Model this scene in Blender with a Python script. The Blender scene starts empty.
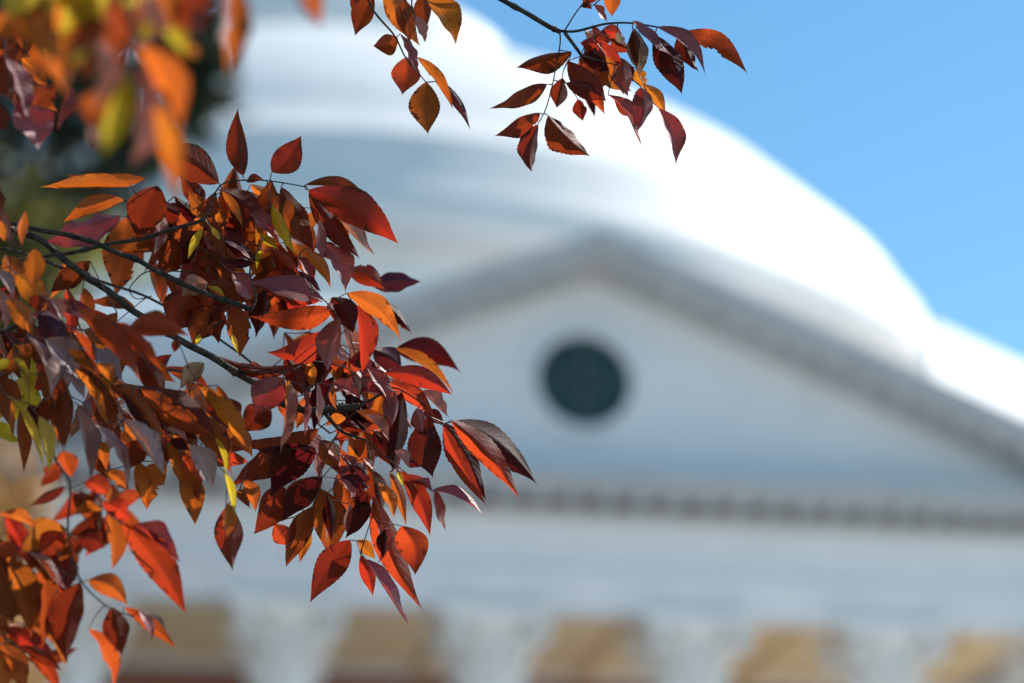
import bpy, bmesh, math, random
from mathutils import Vector, Matrix, noise
S = bpy.context.scene
COL = S.collection
R = math.radians
random.seed(7)

# ------------------------------------------------------------------ camera
CAM = Vector((0, 0, 1.6)); PITCH = R(20); FPX = 85 / 36 * 1024; FOCUS = 2.10
cd = bpy.data.cameras.new('Camera'); cam = bpy.data.objects.new('Camera', cd); COL.objects.link(cam)
cam.location = CAM; cam.rotation_euler = (math.pi / 2 + PITCH, 0, 0)
cd.lens = 85; cd.sensor_width = 36; cd.clip_start = 0.05; cd.clip_end = 3000
cd.dof.use_dof = True; cd.dof.focus_distance = FOCUS; cd.dof.aperture_fstop = 3.2; cd.dof.aperture_blades = 0
S.camera = cam
FWD = Vector((0, math.cos(PITCH), math.sin(PITCH))); UP = Vector((0, -math.sin(PITCH), math.cos(PITCH))); RT = Vector((1, 0, 0))
def at(px, py, d):                      # a point of the place seen in direction (px, py), d metres ahead
    return CAM + (FWD + RT * ((px - 512) / FPX) + UP * ((341.5 - py) / FPX)) * d

# ------------------------------------------------------------------ light
SUN_EL, SUN_AZ = 43, 58                 # azimuth to the right of straight ahead
LDIR = Vector((math.sin(R(SUN_AZ)) * math.cos(R(SUN_EL)), math.cos(R(SUN_AZ)) * math.cos(R(SUN_EL)), math.sin(R(SUN_EL))))
W = bpy.data.worlds.new('World'); S.world = W; W.use_nodes = True
nt = W.node_tree; nt.nodes.clear()
sky = nt.nodes.new('ShaderNodeTexSky'); sky.sky_type = 'NISHITA'; sky.sun_disc = False
sky.sun_elevation = R(SUN_EL); sky.sun_rotation = R(SUN_AZ)
sky.air_density = 1.0; sky.dust_density = 0.0; sky.ozone_density = 1.6; sky.altitude = 200
bg = nt.nodes.new('ShaderNodeBackground'); bg.inputs['Strength'].default_value = 0.115
wo = nt.nodes.new('ShaderNodeOutputWorld')
hs = nt.nodes.new('ShaderNodeHueSaturation'); hs.inputs['Saturation'].default_value = 1.18; hs.inputs['Hue'].default_value = .486
nt.links.new(sky.outputs[0], hs.inputs['Color']); nt.links.new(hs.outputs[0], bg.inputs[0]); nt.links.new(bg.outputs[0], wo.inputs[0])
sd = bpy.data.lights.new('Sun', 'SUN'); sd.energy = 4.4; sd.angle = R(0.53); sd.color = (1, 0.95, 0.87)
so = bpy.data.objects.new('Sun', sd); COL.objects.link(so); so.rotation_euler = LDIR.to_track_quat('Z', 'Y').to_euler()
so.location = (10, 10, 60)
S.view_settings.view_transform = 'Standard'; S.view_settings.look = 'None'; S.view_settings.gamma = 1
S.view_settings.exposure = 0.66; S.view_settings.use_curve_mapping = False
S.cycles.max_bounces = 8; S.cycles.transmission_bounces = 6
try:
    S.cycles.use_denoising = True
except Exception:
    pass

# ------------------------------------------------------------------ helpers
def link(name, me, mat=None, parent=None):
    o = bpy.data.objects.new(name, me); COL.objects.link(o)
    if mat: me.materials.append(mat)
    if parent: o.parent = parent
    return o
def empty(name, loc, rz=0, parent=None):
    o = bpy.data.objects.new(name, None); COL.objects.link(o); o.location = loc; o.rotation_euler = (0, 0, rz)
    o.empty_display_size = 0.2
    if parent: o.parent = parent
    return o
def tag(o, label=None, cat=None, group=None, kind=None):
    for k, v in (('label', label), ('category', cat), ('group', group), ('kind', kind)):
        if v: o[k] = v
    return o
class MB:
    def __init__(self): self.v = []; self.f = []
    def add(self, vs, fs):
        n = len(self.v); self.v += [tuple(v) for v in vs]; self.f += [tuple(i + n for i in f) for f in fs]
    def box(self, x0, x1, y0, y1, z0, z1):
        self.add([(x0,y0,z0),(x1,y0,z0),(x1,y1,z0),(x0,y1,z0),(x0,y0,z1),(x1,y0,z1),(x1,y1,z1),(x0,y1,z1)],
                 [(0,3,2,1),(4,5,6,7),(0,1,5,4),(1,2,6,5),(2,3,7,6),(3,0,4,7)])
    def prism(self, poly, y0, y1):      # poly in (x,z), extruded along y
        n = len(poly)
        self.add([(x, y0, z) for x, z in poly] + [(x, y1, z) for x, z in poly],
                 [tuple(range(n)), tuple(range(2*n-1, n-1, -1))] + [(i, i+n, (i+1)%n+n, (i+1)%n) for i in range(n)])
    def lathe(self, prof, c=(0,0,0), n=48, flute=0):
        m = len(prof); vs = []; fs = []
        for i in range(n):
            a = 2*math.pi*i/n
            for r, z in prof:
                vs.append((c[0] + r*math.cos(a), c[1] + r*math.sin(a), c[2] + z))
        for i in range(n):
            for j in range(m-1):
                a, b = i*m+j, ((i+1)%n)*m+j
                fs.append((a, b, b+1, a+1))
        self.add(vs, fs)
    def tube(self, pts, radii, n=7, cap=True):
        pts = [Vector(p) for p in pts]; m = len(pts); vs = []; fs = []
        ref = Vector((0.3, 0.2, 1)).normalized()
        for i, p in enumerate(pts):
            t = (pts[min(i+1, m-1)] - pts[max(i-1, 0)])
            t = t.normalized() if t.length > 1e-9 else Vector((0,0,1))
            a = t.cross(ref)
            if a.length < 1e-3: a = t.cross(Vector((1,0,0)))
            a.normalize(); b = t.cross(a)
            r = radii[i] if hasattr(radii, '__len__') else radii
            for k in range(n):
                w = 2*math.pi*k/n; vs.append(p + a*(r*math.cos(w)) + b*(r*math.sin(w)))
        for i in range(m-1):
            for k in range(n):
                fs.append((i*n+k, i*n+(k+1)%n, (i+1)*n+(k+1)%n, (i+1)*n+k))
        if cap: fs += [tuple(range(n))[::-1], tuple((m-1)*n+k for k in range(n))]
        self.add(vs, fs)
    def build(self, name, mat, parent=None, smooth=False):
        me = bpy.data.meshes.new(name); me.from_pydata(self.v, [], self.f); me.update()
        bm = bmesh.new(); bm.from_mesh(me); bmesh.ops.recalc_face_normals(bm, faces=bm.faces); bm.to_mesh(me); bm.free()
        if smooth:
            me.polygons.foreach_set('use_smooth', [True]*len(me.polygons))
            try: me.set_sharp_from_angle(angle=R(50))
            except Exception: pass
        return link(name, me, mat, parent)
def smooth_path(pts, sub=5):            # Catmull-Rom through points
    P = [Vector(p) for p in pts]; P = [2*P[0]-P[1]] + P + [2*P[-1]-P[-2]]; out = []
    for i in range(1, len(P)-2):
        for k in range(sub):
            t = k/sub; a, b, c, d = P[i-1:i+3]
            out.append(0.5*((2*b) + (c-a)*t + (2*a-5*b+4*c-d)*t*t + (3*b-a-3*c+d)*t**3))
    out.append(P[-2]); return out

# ------------------------------------------------------------------ materials
def mat_base(name):
    m = bpy.data.materials.new(name); m.use_nodes = True; n = m.node_tree; n.nodes.clear()
    return m, n, n.nodes.new, n.links.new
def surf(name, c1, c2, scale=2.0, rough=0.7, bump=0.2, bscale=None, detail=6, spec=0.4):
    m, n, N, L = mat_base(name)
    out = N('ShaderNodeOutputMaterial'); p = N('ShaderNodeBsdfPrincipled'); L(p.outputs[0], out.inputs[0])
    tc = N('ShaderNodeTexCoord'); nz = N('ShaderNodeTexNoise'); nz.inputs['Scale'].default_value = scale; nz.inputs['Detail'].default_value = detail
    L(tc.outputs['Object'], nz.inputs['Vector'])
    cr = N('ShaderNodeValToRGB'); cr.color_ramp.elements[0].position = 0.3; cr.color_ramp.elements[1].position = 0.7
    cr.color_ramp.elements[0].color = (*c1, 1); cr.color_ramp.elements[1].color = (*c2, 1)
    L(nz.outputs['Fac'], cr.inputs[0]); L(cr.outputs[0], p.inputs['Base Color'])
    p.inputs['Roughness'].default_value = rough; p.inputs['Specular IOR Level'].default_value = spec
    if bump:
        b = N('ShaderNodeBump'); b.inputs['Strength'].default_value = bump; b.inputs['Distance'].default_value = 0.02
        n2 = N('ShaderNodeTexNoise'); n2.inputs['Scale'].default_value = bscale or scale*6; L(tc.outputs['Object'], n2.inputs['Vector'])
        L(n2.outputs['Fac'], b.inputs['Height']); L(b.outputs[0], p.inputs['Normal'])
    return m
def bricks(name, c1, c2, mortar, scale):
    m, n, N, L = mat_base(name)
    out = N('ShaderNodeOutputMaterial'); p = N('ShaderNodeBsdfPrincipled'); L(p.outputs[0], out.inputs[0])
    tc = N('ShaderNodeTexCoord'); mp = N('ShaderNodeMapping'); mp.inputs['Rotation'].default_value = (R(90), 0, 0)
    br = N('ShaderNodeTexBrick'); br.inputs['Scale'].default_value = scale
    br.inputs['Color1'].default_value = (*c1, 1); br.inputs['Color2'].default_value = (*c2, 1); br.inputs['Mortar'].default_value = (*mortar, 1)
    br.inputs['Brick Width'].default_value = 0.6; br.inputs['Row Height'].default_value = 0.2; br.inputs['Mortar Size'].default_value = 0.02
    L(tc.outputs['Object'], mp.inputs[0]); L(mp.outputs[0], br.inputs['Vector']); L(br.outputs['Color'], p.inputs['Base Color'])
    p.inputs['Roughness'].default_value = 0.85
    return m
M = {}
M['white_paint'] = surf('white_paint', (.79,.80,.83), (.86,.87,.89), 1.3, .55, .08)
M['capital_lit_paint'] = surf('capital_lit_paint', (.82,.81,.79), (.88,.87,.85), 2, .4, .1)  # bright highlights on the capitals put into the paint colour
M['cornice_shade_paint'] = surf('cornice_shade_paint', (.47,.48,.50), (.57,.58,.60), 2.0, .6, .1)  # grey puts the shade of the overhang into the cornice colour
M['dome_paint'] = surf('dome_paint', (.80,.79,.78), (.88,.87,.85), .8, .6, .06)
M['stone'] = surf('stone', (.72,.70,.66), (.80,.78,.74), 3, .8, .25)
M['ochre'] = surf('ochre_plaster', (.90,.67,.40), (.93,.73,.46), 1.2, .9, .1)
M['stucco'] = surf('buff_stucco', (.58,.47,.38), (.70,.60,.50), .7, .9, .2)
M['brick'] = bricks('red_brick', (.25,.07,.04), (.32,.10,.06), (.42,.36,.30), 2.2)
M['glass'] = surf('window_glass', (.006,.020,.016), (.012,.034,.028), 2, .12, 0, spec=.6)
M['green_paint'] = surf('green_paint', (.05,.09,.08), (.06,.11,.095), 3, .5, .05)
M['door_wood'] = surf('door_wood', (.05,.025,.014), (.08,.04,.02), 3, .5, .1)
M['lawn'] = surf('lawn', (.035,.05,.018), (.07,.08,.034), .6, .95, .6, 40)
M['paving'] = bricks('brick_paving', (.22,.10,.07), (.28,.13,.09), (.30,.27,.23), 2.0)
M['bark'] = surf('bark', (.016,.011,.009), (.10,.075,.06), 120, .85, .5, 260)
M['trunk_bark'] = surf('trunk_bark', (.06,.045,.035), (.15,.12,.10), 14, .9, .9, 40)
M['twig'] = surf('twig_skin', (.085,.025,.03), (.17,.065,.05), 80, .5, .1)

def foliage_mat(name, c1, c2, tr):
    m, n, N, L = mat_base(name)
    out = N('ShaderNodeOutputMaterial'); mx = N('ShaderNodeMixShader'); d = N('ShaderNodeBsdfPrincipled'); t = N('ShaderNodeBsdfTranslucent')
    mx.inputs[0].default_value = 0.35
    g = N('ShaderNodeNewGeometry'); cr = N('ShaderNodeValToRGB')
    cr.color_ramp.elements[0].color = (*c1, 1); cr.color_ramp.elements[1].color = (*c2, 1)
    L(g.outputs['Random Per Island'], cr.inputs[0]); L(cr.outputs[0], d.inputs['Base Color']); d.inputs['Roughness'].default_value = .55
    t.inputs[0].default_value = (*tr, 1)
    L(d.outputs[0], mx.inputs[1]); L(t.outputs[0], mx.inputs[2]); L(mx.outputs[0], out.inputs[0])
    return m
M['evergreen'] = foliage_mat('evergreen_leaf', (.008,.014,.008), (.026,.036,.016), (.03,.05,.015))
M['olive'] = foliage_mat('olive_leaf', (.09,.10,.02), (.17,.16,.035), (.34,.31,.05))
M['tan'] = foliage_mat('tan_leaf', (.32,.18,.07), (.45,.28,.12), (.55,.32,.12))

def leaf_mat(name, refl, under, trans, rough, blotch, bl_amt, mix=.42, yel=None, spec=.5):
    """Autumn leaflet: midrib + pinnate side veins, mottling, browned spots; top and underside differ; lets light through."""
    m, n, N, L = mat_base(name)
    def math_(op, a, b=None, c=None):
        x = N('ShaderNodeMath'); x.operation = op
        for i, q in enumerate((a, b, c)):
            if q is None: continue
            if isinstance(q, (int, float)): x.inputs[i].default_value = q
            else: L(q, x.inputs[i])
        return x.outputs[0]
    def mixc(f, a, b, mode='MIX'):
        x = N('ShaderNodeMix'); x.data_type = 'RGBA'; x.blend_type = mode
        for s, q in ((x.inputs['Factor'], f), (x.inputs[6], a), (x.inputs[7], b)):
            if isinstance(q, (int, float)): s.default_value = q
            elif isinstance(q, tuple): s.default_value = (*q, 1)
            else: L(q, s)
        return x.outputs[2]
    uv = N('ShaderNodeUVMap'); uv.uv_map = 'UVMap'; sp = N('ShaderNodeSeparateXYZ'); L(uv.outputs[0], sp.inputs[0])
    u, v = sp.outputs[0], sp.outputs[1]                     # u -1..1 across, v 0..1 along
    au = math_('ABSOLUTE', u)
    oi = N('ShaderNodeObjectInfo'); rnd = oi.outputs['Random']
    tc = N('ShaderNodeTexCoord')
    off = N('ShaderNodeVectorMath'); off.operation = 'ADD'; L(tc.outputs['Object'], off.inputs[0])
    cx = N('ShaderNodeCombineXYZ'); L(math_('MULTIPLY', rnd, 9.0), cx.inputs[0]); L(cx.outputs[0], off.inputs[1])
    def nz(scale, det=4):
        t = N('ShaderNodeTexNoise'); t.inputs['Scale'].default_value = scale; t.inputs['Detail'].default_value = det
        L(off.outputs[0], t.inputs['Vector']); return t.outputs['Fac']
    def ramp(x, a, b):
        r = N('ShaderNodeMapRange'); r.interpolation_type = 'SMOOTHSTEP'; L(x, r.inputs[0]); r.inputs[1].default_value = a; r.inputs[2].default_value = b
        return r.outputs[0]
    coarse, fine, spots = nz(38), nz(520, 3), nz(150, 2)
    rib = ramp(au, 0.075, 0.02)
    vein = math_('FRACT', math_('SUBTRACT', math_('MULTIPLY', v, 10.0), math_('MULTIPLY', au, 1.9)))
    vl = math_('ABSOLUTE', math_('SUBTRACT', vein, 0.5))
    vline = math_('MULTIPLY', ramp(vl, 0.10, 0.02), 0.75)
    lines = math_('MAXIMUM', rib, vline)
    geo = N('ShaderNodeNewGeometry')
    side = mixc(geo.outputs['Backfacing'], refl, under)
    hsv = N('ShaderNodeHueSaturation'); L(math_('MULTIPLY_ADD', rnd, .020, .488), hsv.inputs['Hue'])
    L(math_('MULTIPLY_ADD', rnd, .25, .85), hsv.inputs['Saturation']); L(math_('MULTIPLY_ADD', math_('FRACT', math_('MULTIPLY', rnd, 7.3)), .7, .65), hsv.inputs['Value'])
    L(side, hsv.inputs['Color'])
    base = mixc(math_('MULTIPLY', ramp(coarse, .42, .66), .6), hsv.outputs[0], blotch)
    base = mixc(math_('MULTIPLY', ramp(nz(17, 2), .40, .60), .45), base, tuple(min(1, q*w_) for q, w_ in zip(refl, (1.5, 1.2, 1.1))))
    base = mixc(math_('MULTIPLY', ramp(fine, .48, .64), .5), base, tuple(c*.55 for c in refl))
    base = mixc(math_('MULTIPLY', lines, .5), base, tuple(min(1, c*1.7+.03) for c in refl))
    edge = math_('MULTIPLY', ramp(math_('ADD', math_('MULTIPLY', au, .35), math_('MULTIPLY', spots, .8)), .72, .80), bl_amt)
    base = mixc(edge, base, (.05,.022,.012))
    tr = N('ShaderNodeHueSaturation'); tr.inputs['Color'].default_value = (*trans, 1)
    L(math_('MULTIPLY_ADD', rnd, .022, .488), tr.inputs['Hue']); L(math_('MULTIPLY_ADD', math_('FRACT', math_('MULTIPLY', rnd, 5.1)), .55, .6), tr.inputs['Value'])
    trc = tr.outputs[0]
    if yel: trc = mixc(math_('MULTIPLY', ramp(coarse, .48, .62), .8), trc, yel)
    else: trc = mixc(math_('MULTIPLY', ramp(coarse, .45, .7), .5), trc, tuple(c*.5 for c in trans))
    big = ramp(nz(17, 2), .38, .62)
    trc = mixc(math_('MULTIPLY', big, .12 if name == 'leaf_yellow' else .5), trc, tuple(q*w_ for q, w_ in zip(trans, (.55, .30, .5))))
    trc = mixc(math_('MULTIPLY', math_('MULTIPLY', ramp(v, .25, 1.0), math_('FRACT', math_('MULTIPLY', rnd, 3.7))), .15 if name == 'leaf_yellow' else .6), trc, tuple(q*w_ for q, w_ in zip(trans, (.7, .35, .5))))
    trc = mixc(math_('MULTIPLY', lines, .42), trc, tuple(c*.45 for c in trans))
    trc = mixc(math_('MULTIPLY', ramp(fine, .48, .66), .45), trc, tuple(c*.5 for c in trans))
    trc = mixc(edge, trc, (.05,.015,.008))
    p = N('ShaderNodeBsdfPrincipled'); L(base, p.inputs['Base Color']); p.inputs['Roughness'].default_value = rough
    p.inputs['Specular IOR Level'].default_value = spec*.75
    t = N('ShaderNodeBsdfTranslucent'); L(trc, t.inputs[0])
    h = math_('ADD', math_('MULTIPLY', lines, -.28), math_('MULTIPLY', fine, .5))
    b = N('ShaderNodeBump'); b.inputs['Strength'].default_value = .6; b.inputs['Distance'].default_value = .0008; L(h, b.inputs['Height'])
    L(b.outputs[0], p.inputs['Normal']); L(b.outputs[0], t.inputs['Normal'])
    ms = N('ShaderNodeMixShader'); ms.inputs[0].default_value = mix
    L(p.outputs[0], ms.inputs[1]); L(t.outputs[0], ms.inputs[2])
    out = N('ShaderNodeOutputMaterial'); L(ms.outputs[0], out.inputs[0])
    return m
LM = {  # leaf colours vary; dark ones also carry shade, pale ones sunlit sheen
 'k': leaf_mat('leaf_maroon_shade', (.042,.008,.010), (.050,.014,.012), (0.198,0.014,0.010), .52, (.03,.006,.01), .8, .38, spec=.16),
 'd': leaf_mat('leaf_russet_shade', (.085,.020,.010), (.105,.028,.012), (0.504,0.065,0.014), .54, (.05,.014,.008), .8, spec=.22),
 'r': leaf_mat('leaf_red', (.17,.030,.012), (.19,.044,.016), (0.844,0.092,0.019), .50, (.13,.014,.010), .7, .5),
 'o': leaf_mat('leaf_orange', (.27,.085,.016), (.29,.10,.022), (0.970,0.240,0.022), .45, (.20,.04,.012), .6, .48),
 'b': leaf_mat('leaf_rust_shade', (.13,.045,.012), (.15,.055,.015), (0.642,0.131,0.018), .54, (.09,.024,.01), .9, .45, spec=.3),
 'y': leaf_mat('leaf_yellow', (.62,.39,.025), (.62,.39,.035), (.97,.70,.04), .45, (.45,.20,.015), .5, .5),
 'm': leaf_mat('leaf_plum_sheen', (.25,.062,.064), (.22,.055,.05), (0.720,0.065,0.029), .50, (.10,.018,.03), .5, .30, spec=.65),
 'g': leaf_mat('leaf_dusky_sheen', (.34,.20,.19), (.32,.19,.17), (.45,.13,.07), .50, (.12,.06,.075), .5, .25, spec=.65),
 'p': leaf_mat('leaf_pink_lit', (.46,.22,.19), (.48,.25,.21), (.70,.22,.12), .50, (.40,.14,.12), .4, .35, spec=.6),
 'u': leaf_mat('leaf_purple', (.065,.018,.034), (.08,.03,.04), (.22,.02,.02), .40, (.04,.01,.02), .6, .3, spec=.3),
 't': leaf_mat('leaf_withered', (.40,.28,.18), (.42,.30,.20), (.45,.25,.12), .6, (.20,.11,.06), .9, .3),
}

# ------------------------------------------------------------------ ground and paths
def sheet(name, x0, x1, y0, y1, z, mat, kind='structure'):
    b = MB(); b.add([(x0,y0,z),(x1,y0,z),(x1,y1,z),(x0,y1,z)], [(0,1,2,3)]); o = b.build(name, mat); o['kind'] = kind; return o
sheet('ground', -900, 900, -300, 1500, 0, M['lawn'])
TH = R(9.89); BX, BY = 1.194, 36.21
pz = MB(); pz.box(-30, 30, -24, -6.5, -.02, .008); po = pz.build('bounce_terrace', M['stone']); po['kind'] = 'structure'  # pale unseen slab added to bounce light into the portico
po.location = (BX, BY, 0); po.rotation_euler.z = TH
pth = MB(); pth.box(-2.4, 2.4, -60, -6.6, -.02, .012); po = pth.build('brick_path', M['paving']); po['kind'] = 'structure'
po.location = (BX, BY, 0); po.rotation_euler.z = TH

# ------------------------------------------------------------------ the domed hall (local x along the front, y inward)
hall = empty('domed_hall', (BX, BY, 0), TH)
tag(hall, 'white domed brick hall with a pillared and pedimented portico, out of focus', 'building')
ZS, ZK, ZA = 10.25, 12.24, 16.0          # architrave underside, cornice top, pediment apex
FLOOR = 2.3; HW = 8.55
wp = M['white_paint']
# podium and steps
b = MB(); b.box(-9.3, 9.3, -1.2, 9, 0, FLOOR - .15); b.build('podium', M['brick'], hall)
b = MB(); b.box(-9.4, 9.4, -1.3, 9.0, FLOOR - .147, FLOOR); b.build('portico_floor', M['stone'], hall)
b = MB()
for i in range(13): b.box(-7.6, 7.6, -1.303 - .37*(i+1), -1.303 - .37*i, 0, FLOOR - .17*(i+1))
b.build('steps', M['stone'], hall)
# columns
def column(u):
    c = empty('column', (u, 0, FLOOR), 0, hall)
    s = MB(); prof = []
    zc = ZS - FLOOR - 1.28
    for i in range(13):
        t = i/12; r = .50 - .075*t**1.7; prof.append((r, .42 + (zc-.42)*t))
    s.lathe([(0, .42)] + prof + [(0, zc)], n=40); s.build('shaft', wp, c, True)
    s = MB(); s.box(-.68, .68, -.68, .68, 0, .16)
    s.lathe([(0,.163),(.66,.163),(.68,.20),(.66,.26),(.57,.29),(.56,.32),(.60,.35),(.60,.39),(.52,.419),(0,.419)], n=40); s.build('base', wp, c, True)
    k = MB()
    k.lathe([(0,zc+.003),(.46,zc+.003),(.48,zc+.05),(.43,zc+.08),(.44,zc+.5),(.50,zc+.85),(.60,zc+1.06),(0,zc+1.06)], n=32)
    n = 6                                   # acanthus rows
    for row, (z0, h, r0, lean, w, ph) in enumerate(((zc+.06,.48,.46,.26,.30,0), (zc+.30,.56,.47,.40,.32,math.pi/8))):
        for q in range(8):
            a = q*math.pi/4 + ph; ca, sa = math.cos(a), math.sin(a); vs = []; fs = []
            for i in range(n+1):
                t = i/n; rr = r0 + lean*t**2.2 + .02; zz = z0 + h*(t - .42*max(0, t-.72)**1.2*2.2)
                ww = w*(.55 + .45*math.sin(math.pi*min(1, t*1.05)))*(1 - .45*t)
                for e, dd in ((-1, -.05), (0, .04), (1, -.05)):
                    r2 = rr + dd; x, y = r2*ca - e*ww*.5*sa, r2*sa + e*ww*.5*ca
                    vs.append((x, y, zz))
            for i in range(n):
                for j in range(2): fs.append((i*3+j, i*3+j+1, i*3+j+4, i*3+j+3))
            k.add(vs, fs)
    for q in range(4):                      # corner volutes
        a = math.pi/4 + q*math.pi/2; ca, sa = math.cos(a), math.sin(a); pts = []; rad = []
        for i in range(22):
            t = i/21
            if t < .45:
                s_ = t/.45; r_, z_ = .50 + .41*s_**1.6, zc + .62 + .395*s_
            else:
                s_ = (t-.45)/.55; w_ = math.pi/2 - s_*2*math.pi*1.1; q_ = .16*(1-s_*.75); r_, z_ = .91 + math.cos(w_)*q_, zc + .855 + math.sin(w_)*q_
            pts.append((r_*ca, r_*sa, z_)); rad.append(.10*(1-.4*t))
        k.tube(pts, rad, 8)
    m_ = 9; poly = []                       # abacus with hollow sides
    for q in range(4):
        for i in range(m_):
            t = -1 + 2*i/m_; a = q*math.pi/2; x, y = .87*t, -.87 + .22*(1-t*t)
            poly.append((x*math.cos(a)-y*math.sin(a), x*math.sin(a)+y*math.cos(a)))
    nn = len(poly)
    k.add([(x, y, zc+1.063) for x, y in poly] + [(x*1.05, y*1.05, zc+1.277) for x, y in poly],
          [tuple(range(nn))[::-1], tuple(range(nn, 2*nn))] + [(i, (i+1)%nn, (i+1)%nn+nn, i+nn) for i in range(nn)])
    k.build('capital', M['capital_lit_paint'], c, True)
for i in range(6): column((i - 2.5)*3.1)
# entablature
def ring_box(b, hw, y0, z0, z1, t=1.0, yb=6.0):      # front beam and two returns, butted
    b.box(-hw, hw, y0, y0 + t, z0, z1); b.box(-hw, -hw + t, y0 + t + .002, yb, z0, z1); b.box(hw - t, hw, y0 + t + .002, yb, z0, z1)
b = MB()
ring_box(b, HW - .20, -.50, ZS, ZS + .24, .5); ring_box(b, HW - .15, -.55, ZS + .242, ZS + .52, .55); ring_box(b, HW - .10, -.60, ZS + .522, ZS + .60, .6)
b.build('architrave', wp, hall)
b = MB(); ring_box(b, HW - .18, -.52, ZS + .602, ZS + 1.44, 1.02); b.build('frieze', wp, hall)
b = MB(); ring_box(b, HW - .06, -.66, ZS + 1.442, ZS + 1.56, 1.1)
x = -HW - .3
while x < HW + .3:
    b.box(x, x + .22, -1.12, -.662, ZS + 1.60, ZS + 1.742); x += .52
y = -.5
while y < 5.5:
    b.box(-HW - .45, -HW + .06, y, y + .22, ZS + 1.60, ZS + 1.742); b.box(HW - .06, HW + .45, y, y + .22, ZS + 1.60, ZS + 1.742); y += .52
ring_box(b, HW + .55, -1.2, ZS + 1.745, ZS + 1.88, 1.4); ring_box(b, HW + .65, -1.3, ZS + 1.882, ZK, 1.5)
b.build('cornice', M['cornice_shade_paint'], hall)
b = MB(); b.box(-HW + .9, HW - .9, .02, 4.88, ZS + .25, ZS + .4)                 # coffered soffit
for i in range(6): b.box(-HW + .9 + i*2.8, -HW + 1.25 + i*2.8, .02, 4.88, ZS + .1, ZS + .247)
b.build('portico_ceiling', M['ochre'], hall)
# pediment
SL = (ZA - ZK)/(HW + .65)
b = MB(); b.prism([(-HW + .1, ZK + .003), (HW - .1, ZK + .003), (0, ZK + SL*(HW - .1))], -.45, 0.1); ty = b.build('tympanum', wp, hall)
rw = empty('round_window', (-.16, -.452, 13.93), 0, hall)
b = MB(); n = 40
def annulus(b, r0, r1, y0, y1):
    vs = []; fs = []
    for i in range(n):
        a = 2*math.pi*i/n; c, s = math.cos(a), math.sin(a); vs += [(r0*c,y0,r0*s),(r1*c,y0,r1*s),(r1*c,y1,r1*s),(r0*c,y1,r0*s)]
    for i in range(n):
        for j in range(4): fs.append((i*4+j, i*4+(j+1)%4, ((i+1)%n)*4+(j+1)%4, ((i+1)%n)*4+j))
    b.add(vs, fs)
annulus(b, .76, .92, -.10, -.003); b.build('frame', wp, rw)
b = MB(); b.add([(.755*math.cos(2*math.pi*i/n), -.02, .755*math.sin(2*math.pi*i/n)) for i in range(n)], [tuple(range(n))]); b.build('pane', M['glass'], rw)
b = MB(); b.box(-.045,.045,-.06,-.024,-.75,.75); b.box(-.75,-.027,-.06,-.024,-.025,.025); b.box(.027,.75,-.06,-.024,-.025,.025); annulus(b, .33, .40, -.065, -.021); b.build('glazing_bar', M['green_paint'], rw)
for sgn in (-1, 1):                        # raking cornices
    b = MB(); L_ = HW + .65
    def rake(o0, o1, y0, y1, x0=0.0):
        p = [(x0, ZA + o0), (sgn*L_, ZK + o0), (sgn*L_, ZK + o1), (x0, ZA + o1)]
        if sgn < 0: p = p[::-1]
        b.prism(p, y0, y1)
    rake(-.02, .22, -1.3, 5.8); rake(-.20, -.023, -1.2, 0); rake(-.36, -.203, -.60, 0)
    k = .5
    while k < L_ - .5:                      # modillions under the slope
        x0, x1 = sgn*k, sgn*(k + .22); z0 = ZA - SL*k - .205; z1 = ZA - SL*(k + .22) - .205
        pl = [(x0, z0), (x1, z1), (x1, z1 - .12), (x0, z0 - .12)]
        if sgn < 0: pl = pl[::-1]
        b.prism(pl, -1.12, -.663); k += .52
    b.build('raking_cornice', M['cornice_shade_paint'], hall)
# wall behind the columns
b = MB(); b.box(-HW + .4, HW - .4, 5.02, 5.5, FLOOR, ZS + .12); b.build('porch_wall', M['brick'], hall)
b = MB(); b.box(-HW + .4, HW - .4, 4.9, 5.5, ZS + .123, ZS + .247); b.build('wall_cornice', wp, hall)
d = empty('door', (0, 5.0, FLOOR), 0, hall)
b = MB(); b.box(-1.25,-1.0,-.12,0,0,4.4); b.box(1.0,1.25,-.12,0,0,4.4); b.box(-1.45,1.45,-.16,0,4.403,4.75); b.build('frame', wp, d)
b = MB(); b.box(-.997,-.004,-.06,0,.01,4.4); b.box(.004,.997,-.06,0,.01,4.4); b.build('leaf_panel', M['door_wood'], d)
for sx in (-5.2, 5.2):
    w = empty('window', (sx, 5.0, FLOOR + 1), 0, hall)
    b = MB(); b.box(-.85,-.7,-.1,0,0,3.2); b.box(.7,.85,-.1,0,0,3.2); b.box(-.697,.697,-.1,0,3.05,3.2); b.box(-.9,.9,-.14,0,-.12,-.002)
    for i in range(1, 5): b.box(-.697, .697, -.05, -.012, i*.61, i*.61+.04)
    b.build('frame', wp, w)
    b = MB(); b.box(-.697,.697,-.01,0,.0,3.05); b.build('pane', M['glass'], w)
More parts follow.
